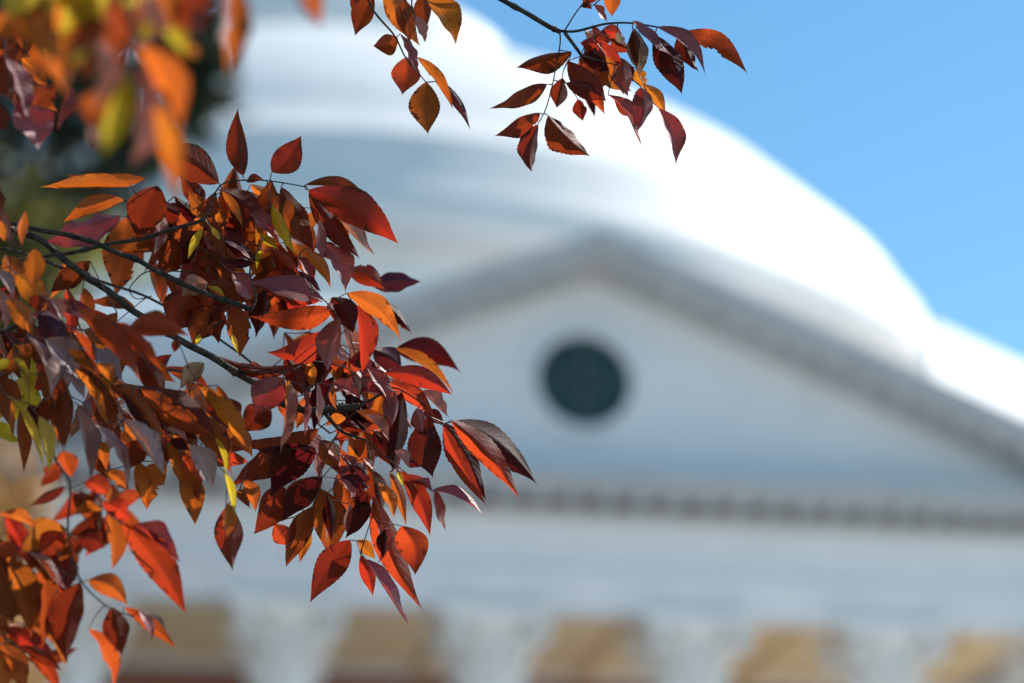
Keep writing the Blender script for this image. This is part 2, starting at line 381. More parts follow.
# drum, parapet, dome
DC = (-2.0, 24.8, 0)
b = MB(); b.lathe([(18.4, 0), (18.4, 15.5)], DC, 96); b.build('drum_wall', M['stucco'], hall, True)
b = MB(); b.lathe([(18.35,15.503),(18.8,15.503),(18.8,15.85),(19.1,15.9),(19.1,16.4),(19.2,16.45),(19.2,17.2),(18.8,17.5),(18.2,17.52),(17.9,17.4),(15,17.4)], DC, 128); b.build('parapet', wp, hall, True)
b = MB(); b.lathe([(15.8,17.41),(15.8,20.0),(16.85,20.05),(16.9,20.5),(16.6,20.9),(16.45,21.3),(16.3,21.35),(15.9,22.4),(15.75,22.45),(15.2,23.5),(14.1,24.6),(12.9,25.8),(11.4,26.9),(9.7,27.9),(8.0,28.5),(6.3,28.9),(5.2,29.1)], DC, 128); b.build('dome', M['dome_paint'], hall, True)
b = MB(); b.lathe([(5.4,28.8),(5.4,30.8),(5.0,31.5),(3.7,32.4),(2.0,33.0),(0,33.2)], DC, 64); b.build('dome_cap', M['dome_paint'], hall, True)

# the side wing right of the drum, with its own pale sloping roof
wr_ = [Vector(p) for p in ((8.83,8.5,16.96),(14.4,8.5,14.40),(16.4,12.5,17.82),(10.44,12.5,20.37))]
nn_ = (wr_[1]-wr_[0]).cross(wr_[3]-wr_[0]).normalized()*.3
b = MB(); b.add(wr_ + [p - nn_ for p in wr_], [(0,1,2,3),(7,6,5,4),(0,4,5,1),(1,5,6,2),(2,6,7,3),(3,7,4,0)]); b.build('wing_roof', M['dome_paint'], hall)
b = MB(); b.prism([(9.1,0),(13.9,0),(13.9,14.1),(9.1,16.3)], 8.9, 12.2); b.build('wing_wall', M['stucco'], hall)

# ------------------------------------------------------------------ trees behind
def bg_tree(name, loc, h, crown, nleaf, size, mat, label, cat='tree'):
    rng = random.Random(nleaf + int(h*10))
    t = empty(name, loc); tag(t, label, cat)
    b = MB(); b.tube(smooth_path([(0,0,-.1),(.1,0,h*.3),(-.05,.1,h*.6),(0,0,h*.92)], 4), [.34*(1-i/13)+.03 for i in range(13)], 9)
    for k in range(9):
        a = k*2.4; z0 = h*(.52 + .045*k); l = h*.09
        b.tube([(0,0,z0),(math.cos(a)*l*.5, math.sin(a)*l*.5, z0+l*.35),(math.cos(a)*l, math.sin(a)*l, z0+l*.6)], [.09,.06,.02], 6)
    for (cx, cy, cz, r) in crown:
        if r < .6: b.tube(smooth_path([(0, 0, cz - 2.0), (cx*.5, cy, cz - .7), (cx, cy, cz), (cx + .15, cy, cz + .2)], 4), [.07 - .0045*i for i in range(13)], 6)
    b.build('trunk', M['trunk_bark'], t, True)
    c = MB(); tot = sum(e[3]**2 for e in crown)
    for (cx, cy, cz, r) in crown:
        for i in range(int(nleaf*r*r/tot)):
            while True:
                p = Vector((rng.uniform(-1,1), rng.uniform(-1,1), rng.uniform(-1,1)))
                if p.length < 1: break
            p = p*(.55 + .45*p.length)
            q = Vector((cx,cy,cz)) + p*r*(1 + .35*noise.noise(p*2.5 + Vector((cx,cy,cz))))
            if noise.noise(q*.9) < -.25: continue
            a = Vector((rng.gauss(0,1), rng.gauss(0,1), rng.gauss(0,.8))).normalized(); s = a.cross(Vector((rng.gauss(0,1), rng.gauss(0,1), rng.gauss(0,1)))).normalized()
            l = size*rng.uniform(.7,1.4); w = l*.28
            c.add([q, q + a*l*.5 + s*w, q + a*l, q + a*l*.5 - s*w], [(0,1,2,3)])
    me = bpy.data.meshes.new('crown'); me.from_pydata(c.v, [], c.f); link('crown', me, mat, t)
    return t
bg_tree('evergreen_tree', (-6.6, 22.5, 0), 16.5, [(1.2,0,13.6,1.3),(1.7,.3,14.9,1.4),(0,0,12.6,1.6),(-.3,-.2,15.2,1.8),(-1.2,.3,12.6,1.8),(.6,.2,16.2,1.3),(2.3,0,12.1,.95),(3.3,0,12.9,.45),(3.5,0,12.4,.42),(3.0,0,13.4,.5),(4.1,0,14.3,.5),(4.5,0,14.0,.4),(3.5,0,14.6,.55)], 11000, .30, M['evergreen'], 'dark green evergreen tree left of the hall, heavily blurred')
bg_tree('autumn_tree', (-7.9, 30, 0), 13, [(.7,0,10.2,1.15),(-.4,0,11.0,1.2),(.6,0,8.9,1.2),(-1.4,0,9.8,1.5),(1.3,0,8.2,.9)], 7000, .32, M['tan'], 'tan autumn tree in front of the left end of the portico')
bg_tree('olive_tree', (-8.2, 34, 0), 17.5, [(1.0,0,15.5,1.25),(.2,0,14.7,1.2),(-.8,0,16.4,1.6),(-1.6,0,14.6,1.6),(-2,0,12.4,1.7)], 8000, .36, M['olive'], 'olive yellow tree beside the left end of the portico')

# ------------------------------------------------------------------ the near tree
# one leaflet: base px, tip px, apparent width px, colour, [sideways bend px, depth offset cm, fold degrees]
SPRAYS = {}
SPRAYS['upper_right'] = (2.10, '''
571 52 516 68 20 d 4 0
547 84 489 110 18 d 5 0
540 113 494 136 20 d -3 0
538 124 531 172 20 d 2 0
548 115 590 156 27 d -6 0
562 78 557 108 18 d 0 2
568 61 606 101 25 d 4 1
566 83 607 100 17 d 3 0
578 99 583 121 15 d 0 2
581 56 626 60 18 k -3 3
597 44 580 43 13 r 0 1
585 31 595 35 8 p 0 0
604 28 626 40 14 r 0 2
617 32 625 46 9 t 0 0
583 4 602 -13 15 d 0 1
585 2 592 9 9 d 0 0
594 5 607 22 9 m 0 1
611 -9 612 17 17 o 0 0
635 29 642 74 22 t 3 -1
633 30 637 72 12 d 4 -2
625 61 628 97 21 m 0 -4
606 55 624 96 12 o 2 1
637 69 645 90 15 o 0 2
644 84 666 115 15 o 3 2
641 87 637 132 23 m 9 -3
658 108 675 167 19 m 4 -1
608 95 636 149 9 m 3 0
614 98 636 116 16 d 0 2
633 21 671 59 12 m 3 -2
655 35 683 93 27 k 5 0
657 27 706 77 15 m 4 -1
681 31 699 72 18 k 0 2
684 32 747 75 22 r 9 0
605 60 624 84 22 d 0 3
590 48 612 74 22 k 0 4
600 70 632 92 20 b 0 4
612 36 634 52 14 d 0 4
''')
SPRAYS['upper_middle'] = (2.08, '''
373 -4 355 36 22 d 0 1
398 39 373 46 22 r -3 0
385 -14 420 46 26 o -3 1
424 -6 427 28 18 d 0 3
415 15 425 43 12 p 0 0
424 -4 456 45 25 o 6 0
437 -4 477 -8 19 d 8 0
400 34 417 73 9 m 3 -2
407 57 402 95 29 r -2 0
417 57 452 110 12 o 7 -1
426 82 428 134 32 b -2 1
444 83 471 130 10 u 4 1
404 0 410 42 20 b 0 2
360 -12 352 14 12 d 0 2
''')
SPRAYS['upper_cluster'] = (2.11, '''
243 176 238 108 22 d -4 0
272 172 301 136 28 d -4 0
247 182 264 180 9 d 5 1
305 185 367 198 12 b 13 0
308 190 396 244 38 r 10 -2
309 191 360 259 22 d 4 1
318 196 348 261 18 r 6 2
333 214 373 256 9 p 3 2
281 187 314 252 26 d 4 0
268 190 300 241 24 b 0 1
272 206 295 254 13 y -2 0
319 219 321 264 11 m 3 -1
158 186 137 242 40 d 5 0
219 183 149 150 37 d 12 1
146 179 66 175 15 b -4 2
131 186 38 191 16 o 4 1
124 200 64 224 18 o 6 1
121 216 44 244 28 m 6 9
127 217 115 297 42 b -4 10
182 236 120 251 28 b 3 8
194 240 158 276 32 d 3 4
206 219 188 190 18 b 0 2
206 218 216 190 18 b 0 2
205 200 180 175 20 d 0 4
206 221 189 231 13 o 0 0
203 228 188 259 9 y 2 -1
200 222 180 249 22 d 0 3
207 222 226 259 19 b 2 2
210 226 221 241 6 y 0 0
222 190 266 222 28 d 4 2
222 191 243 229 10 o 3 0
249 214 276 241 15 m 3 0
261 234 279 249 10 y 0 1
262 250 257 270 6 y 2 0
223 239 262 263 14 k 4 0
224 241 253 261 5 p 3 -1
220 261 256 263 11 k 3 0
204 249 222 281 23 b 0 3
208 252 236 281 23 b 3 2
207 282 181 297 23 p 5 -2
200 289 171 332 42 d 6 5
216 308 192 347 36 b 4 4
200 334 195 347 6 y 0 2
206 284 246 303 21 b 4 0
208 287 225 297 6 y 3 -1
234 302 240 357 25 b 3 3
231 332 238 353 5 y 0 1
225 319 219 344 11 d -3 2
231 272 251 300 21 m 0 0
322 299 244 281 25 m -6 -3
320 301 262 287 15 r -5 -4
270 249 300 275 10 r 3 -1
296 271 321 293 11 k 3 0
298 257 313 285 13 m 3 1
305 249 331 288 14 o 4 0
323 244 345 293 23 m 7 1
320 243 335 262 17 d 4 3
349 270 386 291 22 r 6 5
371 285 421 282 22 u 7 12
160 205 196 222 22 d 0 6
240 200 290 228 24 b 0 6
232 228 268 262 28 d 0 7
''')
SPRAYS['leading_tip'] = (2.10, '''
347 293 401 341 23 o 12 -1
377 297 412 334 15 k 4 5
332 297 353 333 27 k 7 -2
355 304 362 373 22 r 4 0
335 309 249 316 24 r -8 -1
332 329 267 352 28 r -10 -1
301 363 212 354 15 d -5 -1
267 371 232 378 7 m 3 0
284 378 254 417 36 m 5 -3
340 318 327 371 26 m -3 -4
328 303 334 310 9 m 0 -3
290 381 280 455 9 p 5 -4
289 380 286 412 6 o 0 -3
306 389 303 438 8 m 4 -4
317 383 319 426 7 p -4 -4
333 385 336 410 7 o -3 -2
310 361 313 389 13 o 0 1
285 356 303 396 21 d 4 2
332 383 358 397 17 m 4 1
350 369 359 396 17 d 0 2
330 364 363 369 15 r -4 2
395 349 461 373 28 k 14 14
395 348 454 394 12 b 6 13
373 349 403 368 24 u 5 9
384 373 452 395 21 r 9 -1
388 382 435 418 19 r 5 0
421 391 448 419 11 p 3 1
367 367 391 407 16 m 4 -1
395 391 390 426 16 m -4 -1
402 392 393 472 27 k 8 0
428 416 433 478 34 k -4 0
416 409 423 433 17 m 0 -2
424 411 445 426 15 u 3 1
451 420 519 498 24 r 6 -2
455 421 537 484 36 k 13 1
443 426 486 505 17 r -4 -1
445 423 486 501 28 k 6 1
433 490 486 518 11 m 3 0
434 490 444 531 11 m -3 -1
416 480 434 492 6 m 0 0
362 431 369 466 24 b 2 1
365 415 390 441 10 p 3 -1
357 411 389 429 13 b 4 1
374 431 393 468 20 k 4 1
346 418 326 426 12 o 3 0
342 419 363 431 12 d 0 2
339 454 350 479 11 m 3 -1
351 465 368 479 16 u 4 -1
342 477 369 489 14 k 3 -1
323 444 341 463 12 p 2 1
363 459 375 473 6 p 2 -2
395 451 409 467 12 p 3 0
404 457 422 466 11 k 0 2
400 471 431 536 20 r 4 -1
398 471 404 487 5 y 0 -3
390 472 406 526 11 o 3 1
409 474 419 501 13 m 3 0
379 483 394 518 14 o 3 0
374 498 424 612 28 r -8 0
402 526 415 575 33 r 8 -1
361 555 373 597 15 r 2 1
365 559 410 629 11 m -7 -2
357 540 375 559 14 o 0 2
377 521 378 564 13 m 3 -1
386 529 384 559 11 k 0 -3
350 540 310 603 31 d 5 -1
312 507 286 567 24 b 4 2
294 517 289 563 7 r 0 1
311 533 300 563 12 o 2 3
321 489 329 561 36 b 4 3
327 494 331 541 14 k 4 -1
326 499 326 543 6 p -3 0
349 504 346 536 11 p 2 0
369 499 345 539 20 k -3 -1
368 493 354 511 16 k 0 -2
339 479 356 507 9 m 2 -2
319 429 240 438 24 d -12 0
292 449 229 487 29 d 7 -2
315 448 270 498 38 k 7 -3
322 477 282 522 29 k 4 -4
284 487 254 534 31 d -4 2
274 524 289 546 21 r 0 3
271 409 242 433 30 d 3 8
320 440 338 470 22 b 0 4
340 470 352 520 28 b 0 4
372 470 384 512 22 d 0 4
330 400 352 420 20 k 0 5
300 345 330 366 26 r 0 4
360 400 378 440 22 d 0 5
''')
SPRAYS['hanging_left'] = (1.97, '''
199 385 251 456 21 o 5 2
222 397 238 423 18 d 4 5
138 386 217 437 36 d 12 0
142 390 216 438 24 r -4 -1
185 414 232 477 26 b 5 1
214 436 227 476 6 y 0 1
225 473 234 515 8 y 0 -1
120 383 166 449 16 o 5 0
122 391 168 458 11 k 2 -1
129 399 163 453 9 o -2 -1
123 420 163 475 12 g 3 -3
76 307 142 385 23 r 5 -10
127 330 190 338 27 r 9 -8
117 324 164 374 17 r 4 -9
73 329 95 366 9 r 3 -6
69 349 97 376 12 b 0 -4
97 363 115 387 14 o 4 -2
94 374 122 452 24 d 3 0
92 384 108 431 9 k 0 1
75 369 106 432 10 o 3 -2
94 424 129 491 13 g 3 -4
121 446 128 490 5 g 0 -3
27 335 50 427 20 g 3 -3
45 339 79 379 28 g 4 -3
47 357 58 381 12 p 3 -2
69 374 85 399 12 g 0 -1
62 377 65 450 23 d 2 -5
53 394 57 448 8 r 3 -4
77 404 91 481 17 g 2 -3
39 416 49 473 17 y 6 -4
15 399 46 467 9 y -4 -4
29 404 37 425 13 k 0 -4
20 409 23 475 15 b 3 -2
11 399 12 441 6 o 0 -3
31 344 5 376 22 b 0 -1
13 357 29 379 8 y 3 -3
9 359 -6 373 10 y 0 -3
28 379 32 393 6 y 0 -3
-3 379 22 401 16 b 3 -2
25 211 22 246 11 o -4 -3
35 249 33 291 22 o 0 -6
17 274 46 313 26 o 4 -2
40 295 40 314 18 d 0 -5
7 299 33 336 21 o 4 -5
10 242 -2 178 26 d -4 -6
5 241 -7 214 11 o 0 -6
-6 269 13 301 12 g 3 -4
-4 289 6 331 14 p 0 -4
39 314 66 352 26 u 4 -2
49 299 63 319 14 g 3 -4
54 304 73 312 10 d 6 -3
90 261 50 293 22 d 4 12
94 342 95 362 8 k 0 -2
204 363 180 389 20 t 2 5
178 339 174 353 9 d 0 0
190 445 213 487 26 g 4 -1
166 429 187 441 13 p 3 0
170 439 191 451 12 k 2 0
184 468 195 525 26 o 4 3
180 451 199 502 20 r 3 2
229 504 232 571 29 d 4 1
226 502 226 540 14 o 2 0
243 479 255 513 15 o 3 4
240 490 250 508 14 b 0 5
165 461 147 510 30 o 8 6
139 439 130 469 26 d 0 4
137 461 143 498 18 o 3 5
104 471 129 491 16 o 4 6
96 439 106 471 14 o 3 4
92 436 111 481 22 d 0 7
150 430 170 462 26 d 0 5
160 400 200 440 26 d 0 4
60 330 92 392 28 b 0 4
20 320 50 370 30 d 0 4
40 370 70 420 24 b 0 4
2 330 30 370 30 d 0 3
5 255 28 300 26 b 0 2
-5 380 12 430 18 b 0 1
100 330 150 352 24 r 4 -7
''')
SPRAYS['lower_left'] = (2.36, '''
62 451 72 477 25 r 0 3
58 464 41 487 18 d 0 4
65 487 28 507 11 d 3 2
84 482 112 499 22 r 4 2
112 484 108 504 14 o 0 1
73 494 101 522 22 d 4 1
74 514 103 511 13 o 5 0
102 502 131 521 22 r 3 1
108 514 113 569 20 o 2 -1
79 540 105 548 26 d 6 1
67 529 22 553 32 o 10 2
66 533 41 562 26 d 6 1
36 527 -6 516 13 o 6 1
70 557 66 596 26 d 3 3
80 582 66 663 35 d 5 0
88 580 127 605 24 o 8 0
122 523 184 615 36 r 8 -1
133 525 179 563 15 m 4 -1
150 530 180 562 12 k 4 1
112 607 121 656 26 d 3 -1
124 607 177 649 15 r 4 0
139 611 152 642 11 m 4 -2
144 613 167 640 16 k 4 1
10 559 31 638 34 b 3 0
42 559 40 650 24 b -3 0
52 599 61 657 17 r 3 1
19 547 -6 556 18 r 3 0
28 552 61 593 9 p 6 -1
89 629 114 690 18 r 3 2
20 646 62 670 14 d 5 1
27 651 60 694 16 r 4 2
2 644 26 694 26 o 4 0
12 649 25 677 13 d 0 1
-7 649 6 694 22 o 2 -1
-8 560 14 624 34 b 0 3
20 570 62 626 36 d 4 4
''')
SPRAYS['inner_tufts'] = (2.12, '')
SPRAYS['near_upper_left'] = (1.36, '''
62 -14 64 96 62 o 4 10
104 -14 84 82 54 b -4 8
116 -6 118 84 30 b 3 -4
98 40 91 112 21 p -3 -5
101 88 95 132 30 b 3 -3
93 127 95 148 12 p 0 -2
128 73 103 160 27 y 6 -5
137 66 133 168 29 p -6 -3
143 -14 129 58 24 p 0 -4
139 46 181 128 36 o 9 -3
156 102 177 200 25 o 6 -6
166 29 185 56 18 y 4 -6
151 21 142 39 15 y 0 -5
189 44 197 57 11 o 0 -4
163 -14 181 44 46 o 0 2
196 -14 189 42 36 d 0 3
236 -20 228 74 30 o -4 -6
214 -12 204 18 28 d 0 2
46 59 31 87 16 o 0 0
88 49 69 63 11 y 0 -4
303 -30 320 30 20 o 3 -4
290 -24 310 22 20 m 3 -3
120 -10 150 40 36 y 0 10
''')
SPRAYS['left_edge'] = (1.86, '''
10 3 26 54 24 b 4 0
5 58 28 122 17 m 6 -3
2 54 9 98 34 d 0 0
19 103 38 150 42 m 9 -2
56 84 32 113 24 b 4 0
69 83 53 129 11 m 3 -2
57 -6 44 22 15 o 0 -1
31 -6 36 28 30 d 0 2
28 -6 22 9 7 p 0 -3
4 17 14 36 8 p 2 -4
-6 30 18 84 32 b 0 2
38 30 60 80 36 b 0 3
-6 100 6 130 20 d 0 2
''')
# woody shoots: list of (px, py, depth) paths with thickness in px at both ends
SHOOTS = {
 'upper_right': [([(330,-95,2.16),(420,-40,2.13),(503,0,2.10),(540,22,2.10),(560,31,2.10)], 4.6, 5.0, 1),
                 ([(560,31,2.10),(577,31,2.10),(605,24,2.10),(630,23,2.10),(657,27,2.10),(682,31,2.10)], 3.0, 1.3, 0),
                 ([(565,30,2.10),(575,14,2.10),(584,2,2.11)], 1.6, 1.2, 0),
                 ([(560,31,2.10),(560,45,2.10),(556,66,2.10),(553,82,2.10),(548,102,2.10),(544,113,2.10),(538,124,2.10)], 1.6, 1.0, 0),
                 ([(565,33,2.10),(574,45,2.09),(582,56,2.09)], 4.0, 3.2, 0), ([(582,56,2.09),(604,62,2.09),(622,66,2.09)], 1.6, 1.0, 0)],
 'upper_middle': [([(300,-120,2.14),(350,-40,2.10),(372,8,2.08),(394,35,2.08),(406,58,2.08),(425,81,2.08)], 3, 1.1, 0),
                  ([(350,-40,2.10),(405,-12,2.07),(412,6,2.07),(415,18,2.07)], 2, 1.3, 0)],
 'upper_cluster': [([(-60,212,2.06),(26,227,2.09),(63,234,2.09),(101,245,2.09),(149,267,2.09),(178,281,2.09),(209,294,2.09),(252,309,2.09)], 5.0, 6.0, 1),
                   ([(-40,272,2.22),(35,258,2.22),(73,252,2.20),(117,243,2.17),(145,238,2.14),(174,229,2.12),(206,219,2.11)], 4.6, 3.6, 1),
                   ([(206,219,2.11),(220,186,2.11),(247,180,2.11),(270,181,2.11),(290,184,2.11),(306,187,2.11)], 1.8, 1.1, 0),
                   ([(157,186,2.11),(146,192,2.11),(132,202,2.12),(127,217,2.13)], 1.2, 1.0, 0),
                   ([(252,309,2.09),(256,296,2.10),(250,270,2.11),(262,240,2.11)], 3, 1.2, 0),
                   ([(190,272,2.12),(150,271,2.14),(133,283,2.14),(130,292,2.14),(137,299,2.14),(152,296,2.14)], 1.4, 1.0, 0)],
 'leading_tip': [([(-60,215,2.0),(26,234,2.06),(70,264,2.07),(143,316,2.08),(183,342,2.09),(234,371,2.10),(256,385,2.10),(283,403,2.10),(314,411,2.10),(360,406,2.10)], 7.0, 8.0, 1),
                 ([(360,406,2.10),(378,396,2.10),(395,388,2.10),(425,405,2.10)], 3.0, 1.2, 0),
                 ([(322,410,2.10),(340,430,2.10),(356,437,2.10),(366,440,2.10)], 4.5, 2.0, 0),
                 ([(340,430,2.10),(328,450,2.11),(318,478,2.11)], 1.6, 1.1, 0),
                 ([(366,440,2.10),(372,470,2.10),(376,500,2.10),(362,548,2.10)], 1.6, 1.0, 0),
                 ([(366,440,2.10),(392,462,2.10),(416,480,2.10),(433,491,2.10)], 1.5, 1.0, 0),
                 ([(234,371,2.10),(262,372,2.09),(285,372,2.09),(303,362,2.09),(328,340,2.08),(337,318,2.07),(321,297,2.07),(308,287,2.07)], 1.8, 1.2, 0)],
 'hanging_left': [([(-60,330,1.94),(0,332,1.96),(22,318,1.96),(30,300,1.96)], 5.0, 3.5, 1),
                  ([(30,350,1.96),(24,318,1.96),(18,296,1.95),(11,276,1.94),(10,250,1.93)], 2.2, 1.2, 0),
                  ([(24,318,1.96),(60,344,1.96),(90,370,1.96),(124,384,1.96),(170,398,1.98)], 2.0, 1.2, 0),
                  ([(100,361,2.12),(126,364,2.12),(170,370,2.12),(190,373,2.09)], 3.0, 2.4, 0),
                  ([(170,398,1.98),(190,430,1.98),(222,470,1.98)], 1.5, 1.0, 0)],
 'inner_tufts': [([(-60,232,2.22),(60,266,2.20),(160,304,2.19),(250,362,2.18),(330,432,2.17)], 3.5, 1.8, 1), ([(60,266,2.20),(90,350,2.18),(140,410,2.17)], 2, 1.2, 0)],
 'lower_left': [([(20,410,2.17),(46,440,2.26),(57,462,2.34),(70,484,2.36),(68,520,2.36),(70,548,2.36),(82,582,2.36),(108,607,2.36),(132,616,2.36)], 3.6, 1.4, 0),
                ([(82,582,2.36),(40,560,2.36),(18,548,2.36)], 1.3, 1.0, 0), ([(-40,600,2.38),(8,640,2.37),(22,652,2.37),(32,662,2.37)], 2.2, 1.2, 0)],
 'near_upper_left': [([(60,-150,1.41),(110,-60,1.38),(135,20,1.34),(132,70,1.33),(155,103,1.31)], 6, 2.4, 1),
                     ([(110,-60,1.38),(190,-40,1.36),(240,-22,1.33),(300,-32,1.33)], 4, 2, 0)],
 'left_edge': [([(-60,-60,1.88),(0,-10,1.87),(30,30,1.87),(55,75,1.87),(66,84,1.86)], 5, 2, 1), ([(0,-10,1.87),(5,50,1.86),(14,100,1.85)], 2, 1.2, 0)],
}
BLABEL = {
 'upper_right': 'sharp twig with dark red and plum leaves at the end, against the blue sky',
 'upper_middle': 'short hanging twig of orange and russet leaves, first twig left of the blue sky',
 'upper_cluster': 'upper branch of rust, orange and yellow leaves in the large cluster',
 'leading_tip': 'thick dark branch ending in the lowest right tuft of red and maroon leaves',
 'hanging_left': 'twig of long hanging red and dusky grey leaves along the lower side of the cluster',
 'inner_tufts': 'thin twig of small slim leaves behind the main cluster',
 'lower_left': 'slightly blurred sprig of orange and russet leaves at the lower left corner',
 'near_upper_left': 'strongly blurred nearest twig of yellow, orange and pale pink leaves',
 'left_edge': 'twig of rust and plum leaves behind the blurred yellow ones at the left edge',
}
# darker leaves deep inside the tufts: centre, half-axes, how many, colours
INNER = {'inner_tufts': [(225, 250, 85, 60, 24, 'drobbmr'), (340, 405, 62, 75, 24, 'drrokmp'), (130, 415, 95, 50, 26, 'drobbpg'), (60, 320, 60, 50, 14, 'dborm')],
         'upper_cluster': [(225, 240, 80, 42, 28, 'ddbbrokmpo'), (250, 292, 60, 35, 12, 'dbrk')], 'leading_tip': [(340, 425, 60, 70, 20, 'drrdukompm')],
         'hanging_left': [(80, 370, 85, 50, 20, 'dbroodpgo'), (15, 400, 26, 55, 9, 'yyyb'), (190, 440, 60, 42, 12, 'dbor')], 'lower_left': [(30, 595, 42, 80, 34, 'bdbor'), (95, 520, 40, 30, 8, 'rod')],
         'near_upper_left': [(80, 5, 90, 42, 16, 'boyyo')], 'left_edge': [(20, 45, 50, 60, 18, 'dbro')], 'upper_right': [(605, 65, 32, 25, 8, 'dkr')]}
LIT = set('mgp'); BACK = set('royb')
rng = random.Random(11)
def leaf_mesh(P0, P1, wid, nrm, bend, fold, cls):
    """Leaflet as a curved, folded blade; local x across, y base->tip, z the upper side."""
    A = (P1 - P0); L = A.length; A.normalize(); Z = nrm; X = A.cross(Z).normalized()
    nl, nw = 28, 5
    pk = rng.uniform(.36, .50); ac = rng.uniform(1.0, 1.5); teeth = rng.uniform(.012, .03)
    arch = rng.uniform(-.03, .13)*L; tw = rng.uniform(-.35, .35); wave = rng.uniform(.01, .05)*wid; wf = rng.uniform(1.5, 3.2); wp_ = rng.uniform(0, 6)
    curl = rng.uniform(-.25, .35); tip = rng.choice((0, 0, rng.uniform(-.5, .9)))*L; bite = (rng.choice((-1, 1)), rng.uniform(.2, .85), rng.uniform(.05, .14)) if rng.random() < .22 else None; asym = rng.uniform(.9, 1.1)
    vs, uvs = [], []
    def width(t):
        if t < pk: s = math.sin(math.pi/2*(t/pk))**.72
        else:
            q = (t - pk)/(1 - pk); s = max(0, (math.cos(math.pi/2*q)))**ac*(1 - .12*q)
        return max(s, .008)
    for i in range(nl+1):
        t = i/nl; tt = t
        w = width(t)*wid/2
        if 1 < i < nl - 1: w *= 1 + teeth*(1 if i % 2 else -1)
        cy = 4*t*(1-t); roll = tw*(t - .35)
        for j in range(-nw, nw+1):
            u = j/nw; a = abs(u); ww = w*(asym if u > 0 else 2-asym)
            f = fold*(1 - .25*t); x = u*ww*math.cos(f); z = a*ww*math.sin(f)*(1 - curl*a) + wave*a*a*math.sin(2*math.pi*wf*t + wp_ + (1.3 if u > 0 else 0))*min(1, cy*1.5)
            xr = x*math.cos(roll) - z*math.sin(roll); zr = x*math.sin(roll) + z*math.cos(roll)
            vs.append((xr + bend*cy, t*L + a*a*w*.10*(1-t), zr + arch*cy + tip*max(0, t - .6)**2)); uvs.append((u, tt))
    fs = []; m = 2*nw+1
    for i in range(nl):
        for j in range(m-1):
            uc = (j + .5)/nw - 1; tc_ = (i + .5)/nl
            if bite and ((uc - bite[0])*.30)**2 + (tc_ - bite[1])**2 < bite[2]**2*(.7 + .6*rng.random()): continue   # eaten edge
            fs.append((i*m+j, i*m+j+1, (i+1)*m+j+1, (i+1)*m+j))
    me = bpy.data.meshes.new('leaf'); me.from_pydata(vs, [], fs); me.update()
    uvl = me.uv_layers.new(name='UVMap')
    for lp in me.loops: uvl.data[lp.index].uv = uvs[lp.vertex_index]
    me.polygons.foreach_set('use_smooth', [True]*len(me.polygons)); me.materials.append(LM[cls])
    mw = Matrix((X, A, Z)).transposed().to_4x4(); mw.translation = P0
    return me, mw
def plan_leaf(bx, by, tx, ty, w, cls, bend, d, fold=None):
    dz = rng.uniform(-.012, .022); d0, d1 = d, d + dz*.6
    P0 = at(bx, by, d0); P1 = at(tx, ty, d1); mid = (P0 + P1)/2
    v = (CAM - mid).normalized(); A = (P1 - P0).normalized(); L = (P1 - P0).length
    N0 = (v - A*v.dot(A)).normalized(); Sd = A.cross(N0)
    wr = (.98 if cls in 'dbk' and w > 15 else .95)*w*d/FPX; best = None
    for k in range(-7, 8):
        ph = R(k*10); N = N0*math.cos(ph) + Sd*math.sin(ph)
        W_ = wr/max(.2, math.cos(ph)); nl_ = N.dot(LDIR)
        sc = -abs(k)*.018 - max(0, W_/L - .50)*4 - max(0, .22 - W_/L)*1.2 + rng.uniform(0, .16)
        if cls in LIT: sc += min(nl_, .62)*2.4
        elif cls in BACK: sc += min(-nl_, .6)*1.1
        else: sc += -abs(nl_ + .18)*.7
        if best is None or sc > best[0]: best = (sc, ph, N, W_, nl_)
    _, ph, N, W_, nl_ = best
    up = N if nl_ > 0 else -N                       # the glossy upper side turns to the sun
    fd = rng.uniform(.28, .78) if fold is None else R(fold)
    W_ = W_/max(.6, math.cos(fd))
    X = A.cross(up); sgn = 1 if X.dot(A.cross(N0)) > 0 else -1
    # positive bend in the table = convex towards the upper edge of the picture
    bw = bend*d/FPX*.8; up_side = 1 if X.dot(UP) > 0 else -1
    return leaf_mesh(P0, P1, W_, up, bw*up_side, fd, cls), P0
TREE = (-1.75, 2.9, 0)
tree = empty('autumn_ash_tree', TREE)
tag(tree, 'near tree whose red, orange and plum autumn leaves hang before the blurred hall', 'tree')
TI = Matrix.Translation(-Vector(TREE))
def put(name, me, mw, mat, parent, inv):
    o = link(name, me, mat, parent); o.matrix_local = inv @ mw; return o
b = MB()
b.tube(smooth_path([(0,0,-.15),(.02,.02,.6),(-.02,.05,1.6),(.05,.02,2.6),(.02,.0,3.8),(-.05,.1,5.2),(0,.1,6.6)], 5), [.21 - .0052*i for i in range(31)], 14)
LIMBS = [[(0.02,.02,1.75),(.45,-.25,2.0),(.95,-.55,2.2),(1.24,-.82,2.36)],
         [(0.04,.02,2.5),(.5,-.25,2.95),(1.0,-.5,3.05),(1.5,-.7,2.98),(1.62,-.78,2.78)],
         [(0.04,.02,2.2),(.5,-.6,2.7),(1.0,-1.1,2.72),(1.38,-1.33,2.52)],
         [(0,.02,3.0),(.6,.1,3.7),(1.1,.3,3.9),(1.45,.5,3.75)], [(0,.05,3.8),(.9,.5,4.6),(2.1,1.1,5.0),(3.2,1.4,5.1)], [(0,.05,4.4),(.4,1.2,5.2),(.9,2.2,5.6)], [(0,.05,4.2),(-.9,.3,5.0),(-1.8,.5,5.3)], [(0,.05,5.0),(.5,-.8,5.8),(1.0,-1.4,6.1)]]
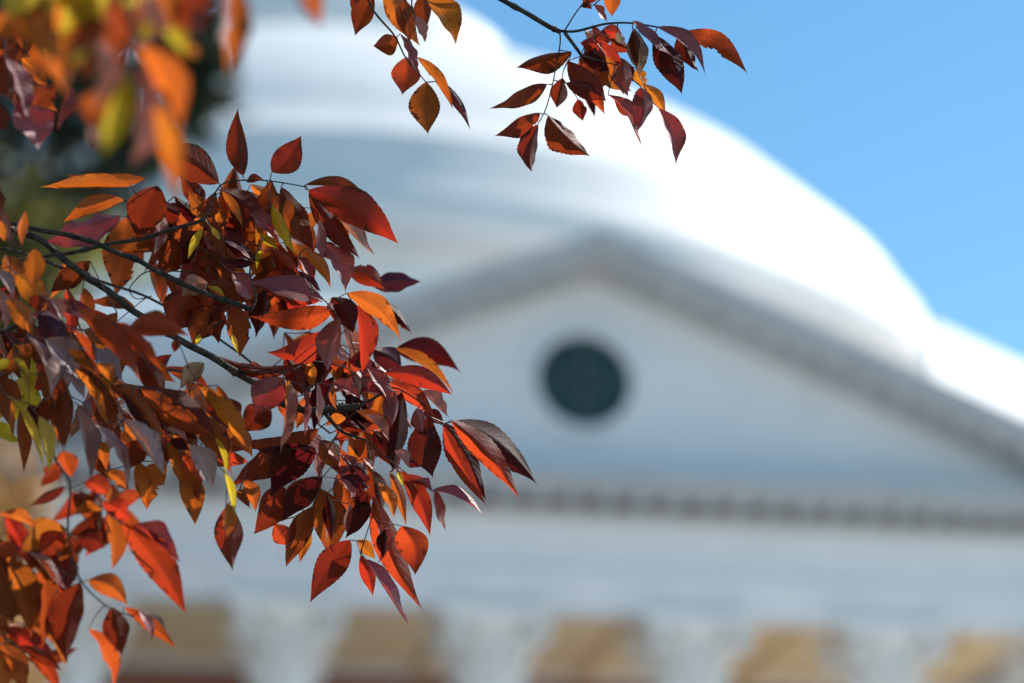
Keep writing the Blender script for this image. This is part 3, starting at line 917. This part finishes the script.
for l in LIMBS:
    pp = smooth_path(l, 5); b.tube(pp, [.055*(1 - i/(len(pp)-1))**.8 + .004 for i in range(len(pp))], 8)
b.build('trunk', M['trunk_bark'], tree, True)
LIMBPTS = [Vector(TREE) + p for l in LIMBS[:4] + LIMBS[5:6] for p in smooth_path(l, 5)[3:]]
def px_r(th, d): return th*.5*d/FPX
for key, (D0, table) in SPRAYS.items():
    bb = MB(); nodes = []
    for path, t0, t1, woody in SHOOTS[key]:
        P = smooth_path([at(*p) for p in path], 8); n = len(P); rad = []
        dd = path[0][2]
        for i in range(n):
            r = px_r(t0 + (t1-t0)*i/(n-1) if not woody else t0 + (t1-t0)*i/(n-1), dd)
            if woody: r *= 1 + .10*noise.noise(P[i]*60) + (.35 if (i % 11 == 7) else 0)   # buds and old leaf scars
            rad.append(max(r, .00035))
        if woody: P = [p + Vector((noise.noise(p*35), noise.noise(p*35 + Vector((9,0,0))), noise.noise(p*35 + Vector((0,9,0)))))*.0022 for p in P]
        bb.tube(P, rad, 8); nodes += P
    p0 = at(*SHOOTS[key][0][0][0]); q0 = min(LIMBPTS, key=lambda p: (p - p0).length); p1 = at(*SHOOTS[key][0][0][1])
    r0 = px_r(SHOOTS[key][0][1], p0.y)
    lead = smooth_path([q0, (q0 + p0)/2 + (p0 - p1).normalized()*.12, p0], 6)
    bb.tube(lead, [r0*(1.9 - .9*i/(len(lead)-1)) for i in range(len(lead))], 8)
    leaves = []
    for ln in table.strip().splitlines():
        q = ln.split(); bx, by, tx, ty, w = map(float, q[:5]); cls = q[5]; bend = float(q[6]); dz = float(q[7])/100
        (me, mw), P0 = plan_leaf(bx, by, tx, ty, w, cls, bend, D0 + dz + rng.uniform(-.006, .006), float(q[8]) if len(q) > 8 else None)
        leaves.append((me, mw, P0))
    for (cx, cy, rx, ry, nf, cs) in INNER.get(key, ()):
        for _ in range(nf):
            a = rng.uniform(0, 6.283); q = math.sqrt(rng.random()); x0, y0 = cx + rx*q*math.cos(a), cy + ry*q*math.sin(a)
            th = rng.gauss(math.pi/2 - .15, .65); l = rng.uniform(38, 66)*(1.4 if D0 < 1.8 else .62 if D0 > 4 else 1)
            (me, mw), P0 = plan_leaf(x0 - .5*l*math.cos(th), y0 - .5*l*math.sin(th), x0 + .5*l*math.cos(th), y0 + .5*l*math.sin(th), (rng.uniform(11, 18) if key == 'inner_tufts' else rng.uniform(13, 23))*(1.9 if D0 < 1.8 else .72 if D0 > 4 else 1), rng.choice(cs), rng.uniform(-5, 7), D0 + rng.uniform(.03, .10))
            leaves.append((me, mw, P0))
    todo = [l[2] for l in leaves]; tw = MB()
    while todo:                              # leaf stalks: each joins the nearest shoot or stalk
        bd, bp, bn = min((( (p - nd).length, i, j) for i, p in enumerate(todo) for j, nd in enumerate(nodes)), key=lambda x: x[0])
        p = todo.pop(bp); nd = nodes[bn]
        if bd < .085 and bd > .002:
            mid = (p + nd)/2 + Vector((rng.uniform(-.07,.07), rng.uniform(-.07,.07), rng.uniform(-.10,.05)))*bd
            S_ = smooth_path([nd, mid, p], 7); tw.tube(S_, [.00062 - .00022*i/len(S_) for i in range(len(S_))], 5); nodes += [mid, p]
        else: nodes.append(p)
    nb = len(bb.f); bb.add(tw.v, tw.f)
    br = bb.build('branch', M['bark'], tree, True); br.data.materials.append(M['twig'])
    for pf in br.data.polygons:
        if pf.index >= nb: pf.material_index = 1; br['label'] = BLABEL[key]
    br.matrix_local = TI
    binv = br.matrix_local.inverted() @ TI
    for me, mw, P0 in leaves:
        put('leaf', me, mw, None, br, Matrix.Identity(4))
# unseen crown leaves added above the view, set sunward to shade the shoots
cm = MB(); cuv = []; heads = []; r2 = random.Random(5); 
for cl in range(42):
    s_ = r2.uniform(1.35, 3.0)
    src = at(r2.uniform(-260, 760), r2.uniform(-40, 700), r2.uniform(1.6, 2.25))
    c0 = src + LDIR*s_
    d = c0 - CAM; zc = d.dot(FWD); px = 512 + FPX*d.x/zc; py = 341.5 - FPX*d.dot(UP)/zc
    if py > -170: continue
    if noise.noise(c0*2.6) < .08: continue
    ax = Vector((r2.gauss(0,1), r2.gauss(0,1), r2.gauss(-.3,.4))).normalized()
    heads.append((c0, ax))
    for q in range(7):
        b0 = c0 + ax*(-.06 + .06*(q//2)); sd_ = ax.cross(Vector((r2.gauss(0,.3), r2.gauss(0,.3), 1))).normalized()*(1 if q % 2 else -1)
        A = (sd_*(1 if q < 6 else 0) + ax*.7 + Vector((0,0,-.35))).normalized(); L_ = r2.uniform(.065, .095); Sx = A.cross(Vector((r2.gauss(0,.4), r2.gauss(0,.4), 1))).normalized()*L_*.23
        vs = [b0, b0 + A*L_*.25 + Sx*.85, b0 + A*L_*.55 + Sx*.8, b0 + A*L_, b0 + A*L_*.55 - Sx*.8, b0 + A*L_*.25 - Sx*.85]
        cm.add(vs, [(0,1,2,3,4,5)]); cuv += [(0,0),(1,.25),(1,.55),(0,1),(-1,.55),(-1,.25)]
nleaf = len(cm.f); net = [Vector(TREE) + p for l in LIMBS[3:] for p in smooth_path(l, 5)[4:]]
while heads:
    dd, hi, q0 = min(((min((h[0] - p).length for p in net)), i, 0) for i, h in enumerate(heads))
    c0, ax = heads.pop(hi); p = min(net, key=lambda p: (p - c0).length)
    m1 = (p + c0)/2 + Vector((0, 0, .06*dd)); pts = smooth_path([p, m1, c0 - ax*.07, c0 + ax*.07], 5)
    cm.tube(pts, [.0012 + min(.006, .006*dd)*(1 - i/len(pts)) for i in range(len(pts))], 5); net += [m1, c0]
cuv += [(0, .5)]*(len(cm.v) - len(cuv))
me = bpy.data.meshes.new('crown'); me.from_pydata(cm.v, [], cm.f); uvl = me.uv_layers.new(name='UVMap')
for lp in me.loops: uvl.data[lp.index].uv = cuv[lp.vertex_index]
shade_crown = link('crown', me, LM['b'], tree); me.materials.append(M['bark'])
for pf in me.polygons:
    if pf.index >= nleaf: pf.material_index = 1
shade_crown.matrix_local = TI; shade_crown['kind'] = 'stuff'
